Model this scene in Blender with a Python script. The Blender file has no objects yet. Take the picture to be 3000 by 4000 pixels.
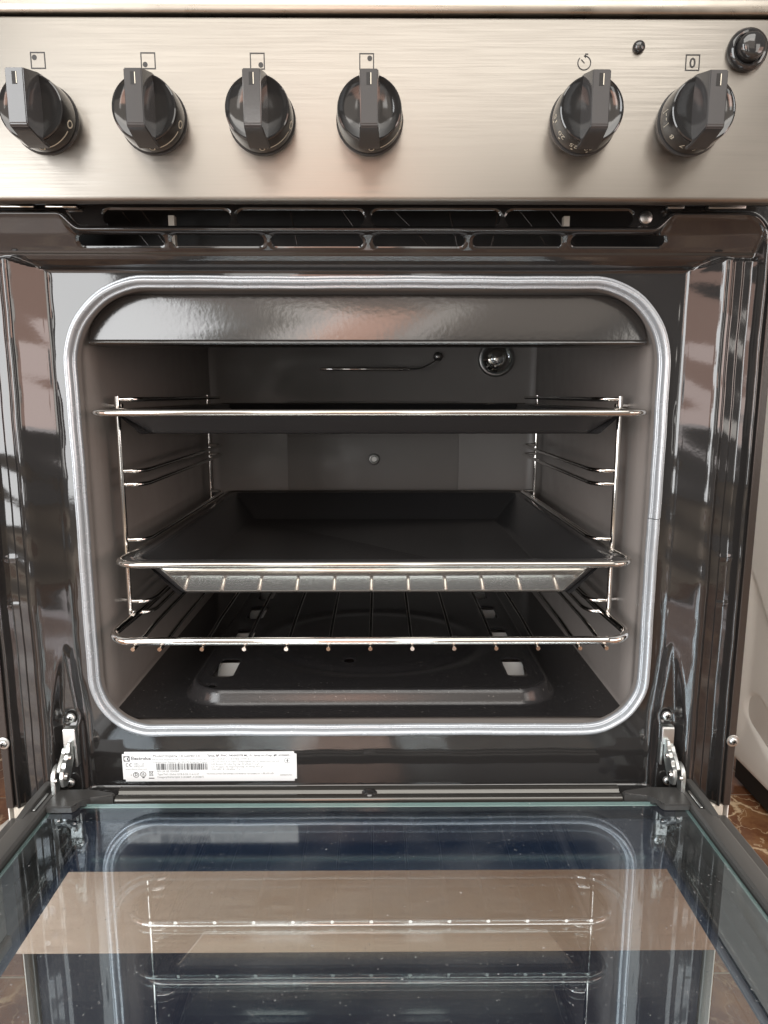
import bpy, bmesh, math, random
import numpy as np
from mathutils import Vector, Matrix
random.seed(7); rng = np.random.default_rng(7)
R = math.radians
sc = bpy.context.scene
col = sc.collection

# ------------------------------------------------------------------ camera
cam_d = bpy.data.cameras.new("camera")
cam_d.sensor_fit = 'VERTICAL'; cam_d.sensor_height = 36.0
cam_d.lens = 36.0 * 2700 / 4000
cam_d.clip_start = 0.01; cam_d.clip_end = 50
cam = bpy.data.objects.new("camera", cam_d); col.objects.link(cam)
cam.location = (0.008, -0.524, 0.600)
cam.rotation_euler = (R(90 - 9.7), 0, R(-0.42))
sc.camera = cam

# ------------------------------------------------------------------ light (indoor, daylight through windows, added fill and reflection lamps)
sc.view_settings.view_transform = 'Standard'
sc.view_settings.look = 'None'
sc.view_settings.exposure = 0.0
sc.view_settings.gamma = 1.0
w = bpy.data.worlds.new("World"); sc.world = w; w.use_nodes = True
w.node_tree.nodes["Background"].inputs[0].default_value = (0.39, 0.375, 0.365, 1)
w.node_tree.nodes["Background"].inputs[1].default_value = 0.62

def area(name, loc, target, sx, sy, radiance, color):
    l = bpy.data.lights.new(name, 'AREA'); l.shape = 'RECTANGLE'
    l.size = sx; l.size_y = sy; l.color = color
    l.energy = radiance * math.pi * sx * sy
    o = bpy.data.objects.new(name, l); col.objects.link(o)
    o.location = loc
    d = Vector(target) - Vector(loc)
    o.rotation_euler = d.to_track_quat('-Z', 'Y').to_euler()
    return o
area("window_light", (-1.40, -1.9, 0.95), (0, 0, 0.55), 1.0, 1.6, 8.4, (0.985, 0.995, 1.0))
area("window_light", (1.6, -1.9, 1.00), (0, 0, 0.55), 0.5, 1.2, 4.0, (1.0, 0.95, 0.88))
area("window_light", (-0.52, -2.7, 0.95), (0, 0, 0.6), 0.32, 1.5, 4.2, (1.0, 0.98, 0.94))
area("window_light", (0.24, -2.7, 0.95), (0, 0, 0.6), 0.2, 1.5, 3.4, (1.0, 0.97, 0.92))
area("warm_reflection_lamp", (1.45, -0.85, 0.80), (0, 0, 0.55), 0.9, 0.6, 2.7, (1.0, 0.62, 0.49))  # added lamps, give the jambs their salmon reflections
area("warm_reflection_lamp", (-1.45, -0.85, 0.70), (0, 0, 0.5), 0.8, 0.5, 2.2, (1.0, 0.62, 0.49))
area("grey_reflection_lamp", (1.40, -0.75, 0.60), (0, 0, 0.5), 0.6, 0.3, 3.4, (1.0, 0.93, 0.92))  # added lamps, pale patches for the jambs to reflect
area("grey_reflection_lamp", (-1.40, -0.7, 0.55), (0, 0, 0.5), 0.6, 0.26, 2.6, (1.0, 0.93, 0.92))
area("person_reflection_lamp", (-0.09, -1.25, 0.92), (0, 0, 0.66), 0.26, 0.36, 4.6, (1.0, 0.55, 0.40))  # added lamp standing in for the photographer mirrored in the deflector
area("overhead_fill_lamp", (0.0, -1.7, 2.5), (0, -0.3, 0), 2.6, 1.5, 5.2, (1.0, 0.97, 0.92))  # added overhead fill, puts highlights on rims and gasket
area("upper_fill_lamp", (0.2, -2.9, 2.0), (0, 0, 0.6), 2.8, 1.6, 0.95, (1.0, 0.86, 0.73))  # added fill in place of a lit wall, brightens panel and knobs

# ------------------------------------------------------------------ materials
def newmat(name):
    m = bpy.data.materials.new(name); m.use_nodes = True
    nt = m.node_tree; b = nt.nodes["Principled BSDF"]
    return m, nt, b
def setb(b, **k):
    for n, v in k.items():
        n = n.replace('_', ' ')
        b.inputs[n].default_value = v
def plain(name, c, rough=0.4, metal=0.0, ior=1.5, bump=0.0, bscale=300.0, var=0.0, vscale=20.0, coat=0.0):
    m, nt, b = newmat(name)
    b.inputs['Base Color'].default_value = (*c, 1)
    b.inputs['Roughness'].default_value = rough
    b.inputs['Metallic'].default_value = metal
    b.inputs['IOR'].default_value = ior
    b.inputs['Coat Weight'].default_value = coat
    tc = nt.nodes.new('ShaderNodeTexCoord')
    if bump:
        n = nt.nodes.new('ShaderNodeTexNoise'); n.inputs['Scale'].default_value = bscale; n.inputs['Detail'].default_value = 3
        bp = nt.nodes.new('ShaderNodeBump'); bp.inputs['Strength'].default_value = bump; bp.inputs['Distance'].default_value = 0.0006
        nt.links.new(tc.outputs['Object'], n.inputs['Vector']); nt.links.new(n.outputs['Fac'], bp.inputs['Height'])
        nt.links.new(bp.outputs['Normal'], b.inputs['Normal'])
    if var:
        n = nt.nodes.new('ShaderNodeTexNoise'); n.inputs['Scale'].default_value = vscale; n.inputs['Detail'].default_value = 5
        mr = nt.nodes.new('ShaderNodeMapRange'); mr.inputs[3].default_value = rough * (1 - var); mr.inputs[4].default_value = rough * (1 + var)
        mr.inputs[1].default_value = .3; mr.inputs[2].default_value = .7
        nt.links.new(tc.outputs['Object'], n.inputs['Vector']); nt.links.new(n.outputs['Fac'], mr.inputs[0])
        nt.links.new(mr.outputs[0], b.inputs['Roughness'])
    return m

def brushed(name, c, rough=0.3, amp=0.16, aniso=0.75):
    m, nt, b = newmat(name)
    tc = nt.nodes.new('ShaderNodeTexCoord'); mp = nt.nodes.new('ShaderNodeMapping')
    mp.inputs['Scale'].default_value = (22, 1500, 1500)
    n = nt.nodes.new('ShaderNodeTexNoise'); n.inputs['Scale'].default_value = 1.0; n.inputs['Detail'].default_value = 4
    nt.links.new(tc.outputs['Object'], mp.inputs[0]); nt.links.new(mp.outputs[0], n.inputs['Vector'])
    mr = nt.nodes.new('ShaderNodeMapRange'); mr.inputs[1].default_value = .3; mr.inputs[2].default_value = .7
    mr.inputs[3].default_value = rough * (1 - amp); mr.inputs[4].default_value = rough * (1 + amp)
    nt.links.new(n.outputs['Fac'], mr.inputs[0]); nt.links.new(mr.outputs[0], b.inputs['Roughness'])
    bp = nt.nodes.new('ShaderNodeBump'); bp.inputs['Strength'].default_value = 0.04; bp.inputs['Distance'].default_value = 0.0003
    nt.links.new(n.outputs['Fac'], bp.inputs['Height']); nt.links.new(bp.outputs['Normal'], b.inputs['Normal'])
    mx = nt.nodes.new('ShaderNodeMix'); mx.data_type = 'RGBA'
    mx.inputs[6].default_value = (*[x * .92 for x in c], 1); mx.inputs[7].default_value = (*[min(1, x * 1.08) for x in c], 1)
    nt.links.new(n.outputs['Fac'], mx.inputs[0]); nt.links.new(mx.outputs[2], b.inputs['Base Color'])
    b.inputs['Metallic'].default_value = 1.0
    b.inputs['Anisotropic'].default_value = aniso
    tg = nt.nodes.new('ShaderNodeCombineXYZ'); tg.inputs[2].default_value = 1.0
    nt.links.new(tg.outputs[0], b.inputs['Tangent'])
    return m

M = {}
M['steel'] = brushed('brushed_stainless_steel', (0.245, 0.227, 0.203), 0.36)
M['steel_lifted'] = brushed('brightened_drawer_steel', (0.95, 0.77, 0.655), 0.55)  # same stainless steel, light and floor reflection put into a brighter, warmer colour
M['steel_top'] = plain('hob_steel', (0.34, 0.31, 0.27), 0.3, 1.0, var=.2, vscale=60)
M['enamel'] = plain('black_enamel', (0.018, 0.0172, 0.017), 0.07, ior=1.66, bump=0.035, bscale=260)
M['enamel_dark'] = plain('dark_inner_metal', (0.01, 0.01, 0.01), 0.45)
M['deflector'] = plain('deflector_enamel', (0.02, 0.019, 0.018), 0.15, ior=1.72, bump=0.12, bscale=280)
M['cavity'] = plain('taupe_oven_enamel', (0.225, 0.208, 0.196), 0.42, bump=0.10, bscale=900, var=.2, vscale=40)
M['chrome'] = plain('chrome_wire', (0.78, 0.76, 0.73), 0.07, 1.0, bump=.02, bscale=200)
M['galv'] = plain('galvanised_steel', (0.60, 0.62, 0.61), 0.33, 1.0)
M['gasket'] = plain('grey_silicone_gasket', (0.42, 0.455, 0.49), 0.24, 0.35, ior=1.7, bump=.05, bscale=120, var=.3, vscale=90)
M['knob'] = plain('gloss_black_plastic', (0.022, 0.022, 0.022), 0.08, ior=1.6, bump=.03, bscale=90)
M['knob_grip'] = plain('satin_black_plastic', (0.058, 0.059, 0.061), 0.11, ior=1.55, bump=.03, bscale=800)
M['skirt'] = plain('smoky_plastic_ring', (0.05, 0.05, 0.05), 0.15)
M['rubber'] = plain('black_gap', (0.006, 0.006, 0.006), 0.6)
M['print'] = plain('black_print', (0.018, 0.018, 0.018), 0.5)
M['cream'] = plain('cream_print', (0.68, 0.65, 0.54), 0.5)
M['plastic'] = plain('black_satin_plastic', (0.045, 0.045, 0.044), 0.3, bump=.06, bscale=1500)
M['rail'] = plain('grey_black_door_rail', (0.065, 0.065, 0.063), 0.36, ior=1.6, bump=.03, bscale=1500)
M['flange'] = plain('brown_black_edge_enamel', (0.028, 0.022, 0.019), 0.22, bump=.12, bscale=700)
M['label'] = plain('white_label_paper', (0.80, 0.83, 0.85), 0.4)
M['white'] = plain('white_painted_steel', (0.80, 0.79, 0.755), 0.33, bump=.03, bscale=900)
M['cable'] = plain('white_cable', (0.70, 0.69, 0.66), 0.4)
M['pale_plastic'] = plain('pale_plastic', (0.6, 0.57, 0.5), 0.4)
M['frit'] = plain('navy_black_glass_print', (0.027, 0.042, 0.084), 0.12, ior=2.7)
M['rack_tray'] = plain('black_tray_enamel', (0.030, 0.030, 0.031), 0.26, ior=1.6, bump=.03, bscale=200)
M['rim'] = plain('polished_enamel_rim', (0.42, 0.40, 0.37), 0.10, 0.9, bump=.02, bscale=200)
M['pale_metal'] = plain('lightened_burner_metal', (0.62, 0.63, 0.62), 0.3, 0.2)
M['bar'] = plain('polished_dark_bar', (0.075, 0.073, 0.068), 0.10, 0.6)
M['pan_front_shine'] = plain('pan_front_reflection', (0.55, 0.53, 0.49), 0.07, 0.85, ior=1.6)  # pale metal standing in for the bright reflection on black enamel
M['nut'] = plain('dull_steel', (0.4, 0.4, 0.39), 0.35, 1.0)

def speckled(name):
    m, nt, b = newmat(name)
    tc = nt.nodes.new('ShaderNodeTexCoord')
    v = nt.nodes.new('ShaderNodeTexNoise'); v.inputs['Scale'].default_value = 520; v.inputs['Detail'].default_value = 2
    r = nt.nodes.new('ShaderNodeValToRGB'); r.color_ramp.elements[0].position = .69; r.color_ramp.elements[1].position = .78
    r.color_ramp.elements[0].color = (.019, .0185, .0195, 1); r.color_ramp.elements[1].color = (.20, .19, .18, 1)
    nt.links.new(tc.outputs['Object'], v.inputs['Vector']); nt.links.new(v.outputs['Fac'], r.inputs[0])
    nt.links.new(r.outputs[0], b.inputs['Base Color'])
    b.inputs['Roughness'].default_value = .16; b.inputs['IOR'].default_value = 1.5
    n = nt.nodes.new('ShaderNodeTexNoise'); n.inputs['Scale'].default_value = 1200
    bp = nt.nodes.new('ShaderNodeBump'); bp.inputs['Strength'].default_value = .15; bp.inputs['Distance'].default_value = .0005
    nt.links.new(tc.outputs['Object'], n.inputs['Vector']); nt.links.new(n.outputs['Fac'], bp.inputs['Height']); nt.links.new(bp.outputs['Normal'], b.inputs['Normal'])
    return m
M['speck'] = speckled('speckled_black_enamel')

def glass(name, tint, base):
    m = bpy.data.materials.new(name); m.use_nodes = True; nt = m.node_tree; nt.nodes.clear()
    out = nt.nodes.new('ShaderNodeOutputMaterial')
    tr = nt.nodes.new('ShaderNodeBsdfTransparent'); tr.inputs[0].default_value = (*tint, 1)
    gl = nt.nodes.new('ShaderNodeBsdfGlossy'); gl.inputs['Roughness'].default_value = 0.0; gl.inputs[0].default_value = (.82, .92, 1, 1)
    fr = nt.nodes.new('ShaderNodeFresnel')
    ge = nt.nodes.new('ShaderNodeNewGeometry'); mr = nt.nodes.new('ShaderNodeMapRange'); mr.inputs[3].default_value = 1.5; mr.inputs[4].default_value = 1 / 1.5
    nt.links.new(ge.outputs['Backfacing'], mr.inputs[0]); nt.links.new(mr.outputs[0], fr.inputs[0])
    ad = nt.nodes.new('ShaderNodeMath'); ad.operation = 'ADD'; ad.inputs[1].default_value = base; ad.use_clamp = True
    mx = nt.nodes.new('ShaderNodeMixShader')
    ct = nt.nodes.new('ShaderNodeMapRange'); ct.inputs[3].default_value = base; ct.inputs[4].default_value = 0.0
    nt.links.new(ge.outputs['Backfacing'], ct.inputs[0]); nt.links.new(ct.outputs[0], ad.inputs[1])
    nt.links.new(fr.outputs[0], ad.inputs[0]); nt.links.new(ad.outputs[0], mx.inputs[0])
    nt.links.new(tr.outputs[0], mx.inputs[1]); nt.links.new(gl.outputs[0], mx.inputs[2])
    tc = nt.nodes.new('ShaderNodeTexCoord'); df = nt.nodes.new('ShaderNodeBsdfDiffuse'); df.inputs[0].default_value = (.6, .62, .63, 1)
    n1 = nt.nodes.new('ShaderNodeTexNoise'); n1.inputs['Scale'].default_value = 420; n1.inputs['Detail'].default_value = 2
    r1 = nt.nodes.new('ShaderNodeMapRange'); r1.inputs[1].default_value = .70; r1.inputs[2].default_value = .80; r1.inputs[4].default_value = .45
    n2 = nt.nodes.new('ShaderNodeTexNoise'); n2.inputs['Scale'].default_value = 9; n2.inputs['Detail'].default_value = 6; n2.inputs['Distortion'].default_value = 1.2
    r2 = nt.nodes.new('ShaderNodeMapRange'); r2.inputs[1].default_value = .45; r2.inputs[2].default_value = .75; r2.inputs[4].default_value = .035
    sm = nt.nodes.new('ShaderNodeMath'); sm.operation = 'ADD'; sm.use_clamp = True
    nt.links.new(tc.outputs['Object'], n1.inputs['Vector']); nt.links.new(tc.outputs['Object'], n2.inputs['Vector'])
    nt.links.new(n1.outputs['Fac'], r1.inputs[0]); nt.links.new(n2.outputs['Fac'], r2.inputs[0])
    nt.links.new(r1.outputs[0], sm.inputs[0]); nt.links.new(r2.outputs[0], sm.inputs[1])
    m2 = nt.nodes.new('ShaderNodeMixShader'); nt.links.new(sm.outputs[0], m2.inputs[0]); nt.links.new(mx.outputs[0], m2.inputs[1]); nt.links.new(df.outputs[0], m2.inputs[2])
    nt.links.new(m2.outputs[0], out.inputs[0])
    return m
M['glass_in'] = glass('clear_coated_glass', (.95, .975, .97), 0.16)
M['glass_out'] = glass('clear_outer_glass', (.94, .965, .97), 0.06)
M['glass_edge'] = plain('green_glass_edge', (0.17, 0.26, 0.25), 0.15)
M['lamp_glass'] = glass('lamp_glass', (.9, .9, .88), 0.10)

def marble():
    m, nt, b = newmat('brown_marble')
    N = nt.nodes.new; L = nt.links.new
    tc = N('ShaderNodeTexCoord'); oi = N('ShaderNodeObjectInfo')
    mu = N('ShaderNodeMath'); mu.operation = 'MULTIPLY'; mu.inputs[1].default_value = 37.0
    L(oi.outputs['Random'], mu.inputs[0])
    ad = N('ShaderNodeVectorMath'); ad.operation = 'ADD'
    L(tc.outputs['Object'], ad.inputs[0]); L(mu.outputs[0], ad.inputs[1])
    n1 = N('ShaderNodeTexNoise'); n1.inputs['Scale'].default_value = 7; n1.inputs['Detail'].default_value = 6; n1.inputs['Roughness'].default_value = .6
    L(ad.outputs[0], n1.inputs['Vector'])
    sub = N('ShaderNodeVectorMath'); sub.operation = 'MULTIPLY_ADD'
    sub.inputs[1].default_value = (.16, .16, .16)
    L(n1.outputs['Color'], sub.inputs[0]); L(ad.outputs[0], sub.inputs[2])
    def vein(scale, lo, hi):
        v = N('ShaderNodeTexVoronoi'); v.feature = 'DISTANCE_TO_EDGE'; v.inputs['Scale'].default_value = scale
        L(sub.outputs[0], v.inputs['Vector'])
        mr = N('ShaderNodeMapRange'); mr.inputs[1].default_value = lo; mr.inputs[2].default_value = hi; mr.inputs[3].default_value = 1; mr.inputs[4].default_value = 0
        mr.interpolation_type = 'SMOOTHSTEP'
        L(v.outputs[0], mr.inputs[0]); return mr.outputs[0]
    n2 = N('ShaderNodeTexNoise'); n2.inputs['Scale'].default_value = 12; n2.inputs['Detail'].default_value = 8; n2.inputs['Roughness'].default_value = .65
    L(sub.outputs[0], n2.inputs['Vector'])
    cr = N('ShaderNodeValToRGB'); e = cr.color_ramp.elements
    e[0].position = .25; e[0].color = (.05, .022, .014, 1); e[1].position = .78; e[1].color = (.44, .24, .11, 1)
    x = cr.color_ramp.elements.new(.5); x.color = (.20, .085, .042, 1)
    L(n2.outputs['Fac'], cr.inputs[0])
    mk = N('ShaderNodeTexNoise'); mk.inputs['Scale'].default_value = 5; mk.inputs['Detail'].default_value = 3
    L(ad.outputs[0], mk.inputs['Vector'])
    mk2 = N('ShaderNodeMapRange'); mk2.inputs[1].default_value = .37; mk2.inputs[2].default_value = .54
    L(mk.outputs['Fac'], mk2.inputs[0])
    va = vein(6.5, .004, .03); vb = vein(17, .0, .022)
    mb = N('ShaderNodeMath'); mb.operation = 'MULTIPLY'; L(vb, mb.inputs[0]); L(mk2.outputs[0], mb.inputs[1])
    mb2 = N('ShaderNodeMath'); mb2.operation = 'MULTIPLY'; L(mb.outputs[0], mb2.inputs[0]); mb2.inputs[1].default_value = .7
    ma = N('ShaderNodeMath'); ma.operation = 'MULTIPLY'; L(va, ma.inputs[0]); L(mk2.outputs[0], ma.inputs[1])
    mm = N('ShaderNodeMath'); mm.operation = 'MAXIMUM'; L(ma.outputs[0], mm.inputs[0]); L(mb2.outputs[0], mm.inputs[1])
    mx = N('ShaderNodeMix'); mx.data_type = 'RGBA'; mx.inputs[7].default_value = (.74, .56, .36, 1)
    L(mm.outputs[0], mx.inputs[0]); L(cr.outputs[0], mx.inputs[6]); L(mx.outputs[2], b.inputs['Base Color'])
    b.inputs['Roughness'].default_value = .14
    return m
M['marble'] = marble()
M['grout'] = plain('pale_grout', (.42, .34, .26), .8, bump=.2, bscale=500)

# ------------------------------------------------------------------ helpers (millimetres in, metres out)
def link(name, me, mat, parent=None, smooth=True, ang=35):
    o = bpy.data.objects.new(name, me); col.objects.link(o)
    if mat is not None:
        for mm in (mat if isinstance(mat, (list, tuple)) else [mat]): me.materials.append(mm)
    if parent is not None: o.parent = parent
    if smooth:
        me.polygons.foreach_set('use_smooth', [True] * len(me.polygons))
        if ang < 180:
            try: me.set_sharp_from_angle(angle=R(ang))
            except Exception: pass
    return o
def mesh(name, v, f, mat, parent=None, smooth=True, ang=35):
    me = bpy.data.meshes.new(name)
    me.from_pydata([(a * .001, b * .001, c * .001) for a, b, c in v], [], f)
    me.validate(); me.update()
    return link(name, me, mat, parent, smooth, ang)
def frombm(name, bm, mat, parent=None, smooth=True, ang=35):
    bmesh.ops.recalc_face_normals(bm, faces=bm.faces)
    for vv in bm.verts: vv.co *= .001
    me = bpy.data.meshes.new(name); bm.to_mesh(me); bm.free()
    return link(name, me, mat, parent, smooth, ang)
def tag(o, label=None, cat=None, group=None, kind=None):
    for k, v in (('label', label), ('category', cat), ('group', group), ('kind', kind)):
        if v: o[k] = v
    return o
def empty(name, loc, parent=None):
    o = bpy.data.objects.new(name, None); col.objects.link(o); o.location = [c * .001 for c in loc]
    o.empty_display_size = .02
    if parent is not None: o.parent = parent
    return o
def addbox(bm, x0, x1, y0, y1, z0, z1, bev=0.0, seg=2):
    r = bmesh.ops.create_cube(bm, size=1.0)
    vs = r['verts']
    for v in vs:
        v.co = ((x0 + x1) / 2 + v.co.x * (x1 - x0), (y0 + y1) / 2 + v.co.y * (y1 - y0), (z0 + z1) / 2 + v.co.z * (z1 - z0))
    if bev:
        es = list({e for v in vs for e in v.link_edges})
        bmesh.ops.bevel(bm, geom=es, offset=bev, segments=seg, affect='EDGES', profile=.5)
def box(name, x0, x1, y0, y1, z0, z1, mat, parent=None, bev=0.0, seg=2):
    bm = bmesh.new(); addbox(bm, x0, x1, y0, y1, z0, z1, bev, seg)
    return frombm(name, bm, mat, parent)
def addtube(V, F, pts, r, n=10, closed=False, caps=True):
    P = [Vector(p) for p in pts]; m = len(P); base = len(V)
    rr = r if hasattr(r, '__len__') else [r] * m
    T = []
    for i in range(m):
        if closed: t = P[(i + 1) % m] - P[i - 1]
        else: t = P[min(i + 1, m - 1)] - P[max(i - 1, 0)]
        T.append(t.normalized())
    ref = Vector((0, 0, 1)) if abs(T[0].z) < .9 else Vector((0, 1, 0))
    u = T[0].cross(ref).normalized()
    for i in range(m):
        u = (u - T[i] * u.dot(T[i])).normalized(); wv = T[i].cross(u)
        for k in range(n):
            a = 2 * math.pi * k / n
            V.append(tuple(P[i] + (u * math.cos(a) + wv * math.sin(a)) * rr[i]))
    for i in range(m if closed else m - 1):
        a = base + i * n; b = base + ((i + 1) % m) * n
        for k in range(n):
            F.append((a + k, a + (k + 1) % n, b + (k + 1) % n, b + k))
    if caps and not closed:
        F.append(tuple(base + k for k in range(n))[::-1]); F.append(tuple(base + (m - 1) * n + k for k in range(n)))
def tube(name, pts, r, mat, parent=None, n=10, closed=False):
    V, F = [], []; addtube(V, F, pts, r, n, closed)
    return mesh(name, V, F, mat, parent, ang=60)
def roundpts(pts, rad, seg=6):
    """open polyline with rounded corners"""
    out = [Vector(pts[0])]
    for i in range(1, len(pts) - 1):
        p, a, b = Vector(pts[i]), Vector(pts[i - 1]), Vector(pts[i + 1])
        da, db = (a - p), (b - p)
        r = min(rad, da.length * .45, db.length * .45)
        A = p + da.normalized() * r; B = p + db.normalized() * r
        for k in range(seg + 1):
            t = k / seg
            out.append(A * (1 - t) ** 2 + p * 2 * t * (1 - t) + B * t * t)
    out.append(Vector(pts[-1])); return [tuple(p) for p in out]
def rrect(hw, z0, z1, rt, rb, seg=16):
    """closed loop of (x,z), counter-clockwise, starting mid right side"""
    pts = []
    def arc(cx, cz, r, a0):
        for k in range(seg + 1):
            a = R(a0 + 90 * k / seg); pts.append((cx + r * math.cos(a), cz + r * math.sin(a)))
    pts.append((hw, (z0 + z1) / 2))
    arc(hw - rt, z1 - rt, rt, 0)
    pts.append((0, z1))
    arc(-hw + rt, z1 - rt, rt, 90)
    pts.append((-hw, (z0 + z1) / 2))
    arc(-hw + rb, z0 + rb, rb, 180)
    pts.append((0, z0))
    arc(hw - rb, z0 + rb, rb, 270)
    return pts
def lathe(name, prof, axis, c, mat, parent=None, n=48, ang=35):
    """prof: (r, h); axis 'Y' (h along y) or 'Z'"""
    V, F = [], []
    for r, h in prof:
        for k in range(n):
            a = 2 * math.pi * k / n
            if axis == 'Y': V.append((c[0] + r * math.cos(a), c[1] + h, c[2] + r * math.sin(a)))
            else: V.append((c[0] + r * math.cos(a), c[1] + r * math.sin(a), c[2] + h))
    for i in range(len(prof) - 1):
        for k in range(n):
            F.append((i * n + k, i * n + (k + 1) % n, (i + 1) * n + (k + 1) % n, (i + 1) * n + k))
    if prof[0][0] > 0: F.append(tuple(range(n)))
    if prof[-1][0] > 0: F.append(tuple(range((len(prof) - 1) * n, len(prof) * n))[::-1])
    bm = bmesh.new(); vs = [bm.verts.new(v) for v in V]
    for f in F:
        try: bm.faces.new([vs[i] for i in f])
        except ValueError: pass
    bmesh.ops.remove_doubles(bm, verts=bm.verts, dist=1e-4)
    return frombm(name, bm, mat, parent, ang=ang)
def prism(bm, poly, x0, x1):
    """poly of (y,z) extruded along x"""
    a = [bm.verts.new((x0, y, z)) for y, z in poly]; b = [bm.verts.new((x1, y, z)) for y, z in poly]
    n = len(poly)
    bm.faces.new(a); bm.faces.new(b[::-1])
    for i in range(n): bm.faces.new((a[i], b[i], b[(i + 1) % n], a[(i + 1) % n]))
def extr_x(name, prof, x0, x1, mat, parent=None, closed=True, ang=40):
    bm = bmesh.new(); prism(bm, prof, x0, x1)
    return frombm(name, bm, mat, parent, ang=ang)
def textmesh(s, size, align='LEFT', bold=False):
    cu = bpy.data.curves.new('txt', 'FONT'); cu.body = s; cu.size = size; cu.align_x = align; cu.resolution_u = 2
    if bold: cu.offset = size * .018
    ob = bpy.data.objects.new('txt', cu); col.objects.link(ob)
    bpy.context.view_layer.update()
    me = bpy.data.meshes.new_from_object(ob.evaluated_get(bpy.context.evaluated_depsgraph_get()))
    v = [tuple(x.co) for x in me.vertices]; f = [tuple(p.vertices) for p in me.polygons]
    bpy.data.objects.remove(ob); bpy.data.curves.remove(cu); bpy.data.meshes.remove(me)
    return v, f
class Print:
    """flat marks in a local (u,v) plane, mapped later"""
    def __init__(s): s.v = []; s.f = []
    def add(s, v, f): b = len(s.v); s.v += v; s.f += [tuple(b + i for i in q) for q in f]
    def rect(s, u0, u1, v0, v1): s.add([(u0, v0), (u1, v0), (u1, v1), (u0, v1)], [(0, 1, 2, 3)])
    def frame(s, u0, u1, v0, v1, t):
        s.rect(u0, u1, v0, v0 + t); s.rect(u0, u1, v1 - t, v1); s.rect(u0, u0 + t, v0 + t, v1 - t); s.rect(u1 - t, u1, v0 + t, v1 - t)
    def disc(s, u, v, r, n=20): s.add([(u + r * math.cos(2 * math.pi * k / n), v + r * math.sin(2 * math.pi * k / n)) for k in range(n)], [tuple(range(n))])
    def ring(s, u, v, r0, r1, a0=0, a1=360, n=28):
        vs = []; fs = []
        for k in range(n + 1):
            a = R(a0 + (a1 - a0) * k / n)
            vs += [(u + r0 * math.cos(a), v + r0 * math.sin(a)), (u + r1 * math.cos(a), v + r1 * math.sin(a))]
        for k in range(n): fs.append((2 * k, 2 * k + 1, 2 * k + 3, 2 * k + 2))
        s.add(vs, fs)
    def line(s, a, b, t):
        a = Vector(a); b = Vector(b); d = (b - a).normalized(); n = Vector((-d.y, d.x)) * t / 2
        s.add([tuple(a + n), tuple(a - n), tuple(b - n), tuple(b + n)], [(0, 1, 2, 3)])
    def poly(s, pts): s.add(list(pts), [tuple(range(len(pts)))])
    def text(s, str_, size, u, v, align='LEFT', bold=False, sx=1.0):
        vs, fs = textmesh(str_, size, align, bold)
        s.add([(u + x * sx, v + y) for x, y, z in vs], fs)
    def build(s, name, fn, mat, parent):
        return mesh(name, [fn(u, v) for u, v in s.v], s.f, mat, parent, smooth=False)
def smooth01(a, b, x):
    t = np.clip((x - a) / (b - a), 0, 1); return t * t * (3 - 2 * t)

# ================================================================== FLOOR
PITCH = 327.0
floor = box('floor', -3000, 3000, -3000, 2500, -20, -1.5, M['grout'])
tag(floor, kind='structure')
tile_me = None
X0, Y0 = -1440.0, 108.7 - PITCH * 6
for i in range(9):
    for j in range(11):
        cx, cy = X0 + PITCH * (i + .5) + 60, Y0 + PITCH * (j + .5)
        if tile_me is None:
            t = box('tile', -PITCH / 2 + 1.6, PITCH / 2 - 1.6, -PITCH / 2 + 1.6, PITCH / 2 - 1.6, -8, 0, M['marble'], floor, bev=.6, seg=1)
            tile_me = t.data
        else:
            t = bpy.data.objects.new('tile', tile_me); col.objects.link(t); t.parent = floor
        t.location = (cx * .001, cy * .001, 0)

# ================================================================== COOKER
cooker = empty('gas_cooker', (0, 0, 0))
tag(cooker, 'stainless steel gas cooker with black knobs and its oven door folded down open', 'cooker')

# ---- hob lip
prof = [(-24, 838.9), (-35.2, 838.9), (-36.6, 839.3), (-37.4, 840.6), (-37.6, 843), (-37.2, 848), (-34.5, 851), (-30, 852), (520, 852), (520, 847), (-24, 847)]
extr_x('hob_top', prof, -302, 302, M['steel_top'], cooker)
box('hob_gap', -297, 297, -29, -26, 834, 845, M['rubber'], cooker)

# ---- control panel
prof = [(-31, 836), (-31, 837.7), (-33.2, 837.7), (-34.4, 837.2), (-35, 836), (-35, 729.5)]
for k in range(9):
    a = R(90 * k / 8); prof.append((-32 - 3 * math.cos(a), 729.5 - 3 * math.sin(a)))
prof += [(-27, 726.5), (-27, 728), (-31, 729)]
panel = extr_x('control_panel', prof, -299, 299, M['steel'], cooker)

# panel symbols
def panel_map(cx, cz, y=-35.12): return lambda u, v: (cx + u, y, cz + v)
SYMZ = 811.5
SYMX = [-211.1, -140.4, -70.1, 0.4, 141.2, 211.5]
dots = [(-2.2, 1.8), (-2.0, -2.2), (2.2, -2.2), (2.0, 1.9)]
for i in range(4):
    p = Print(); p.frame(-4.8, 4.8, -5.0, 5.0, .72); p.disc(*dots[i], 1.6)
    p.build('symbol', panel_map(SYMX[i], SYMZ), M['print'], cooker)
p = Print(); p.ring(0, 0, 3.8, 4.5, -225, 95); p.line((-2.0, 2.0), (.2, -.2), .65); p.poly([(.3, 5.6), (.3, 3.0), (.9, 3.0), (.9, 4.9), (2.3, 4.9), (2.3, 5.6)])
p.build('symbol', panel_map(SYMX[4], SYMZ - .4), M['print'], cooker)
p = Print(); p.frame(-4.7, 4.7, -4.9, 4.9, .72); p.text('0', 8.6, 0, -3.05, 'CENTER', bold=True, sx=1.0)
p.rect(-1.2, 0, -12.2, -10.8)
p.build('symbol', panel_map(SYMX[5], SYMZ), M['print'], cooker)

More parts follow.
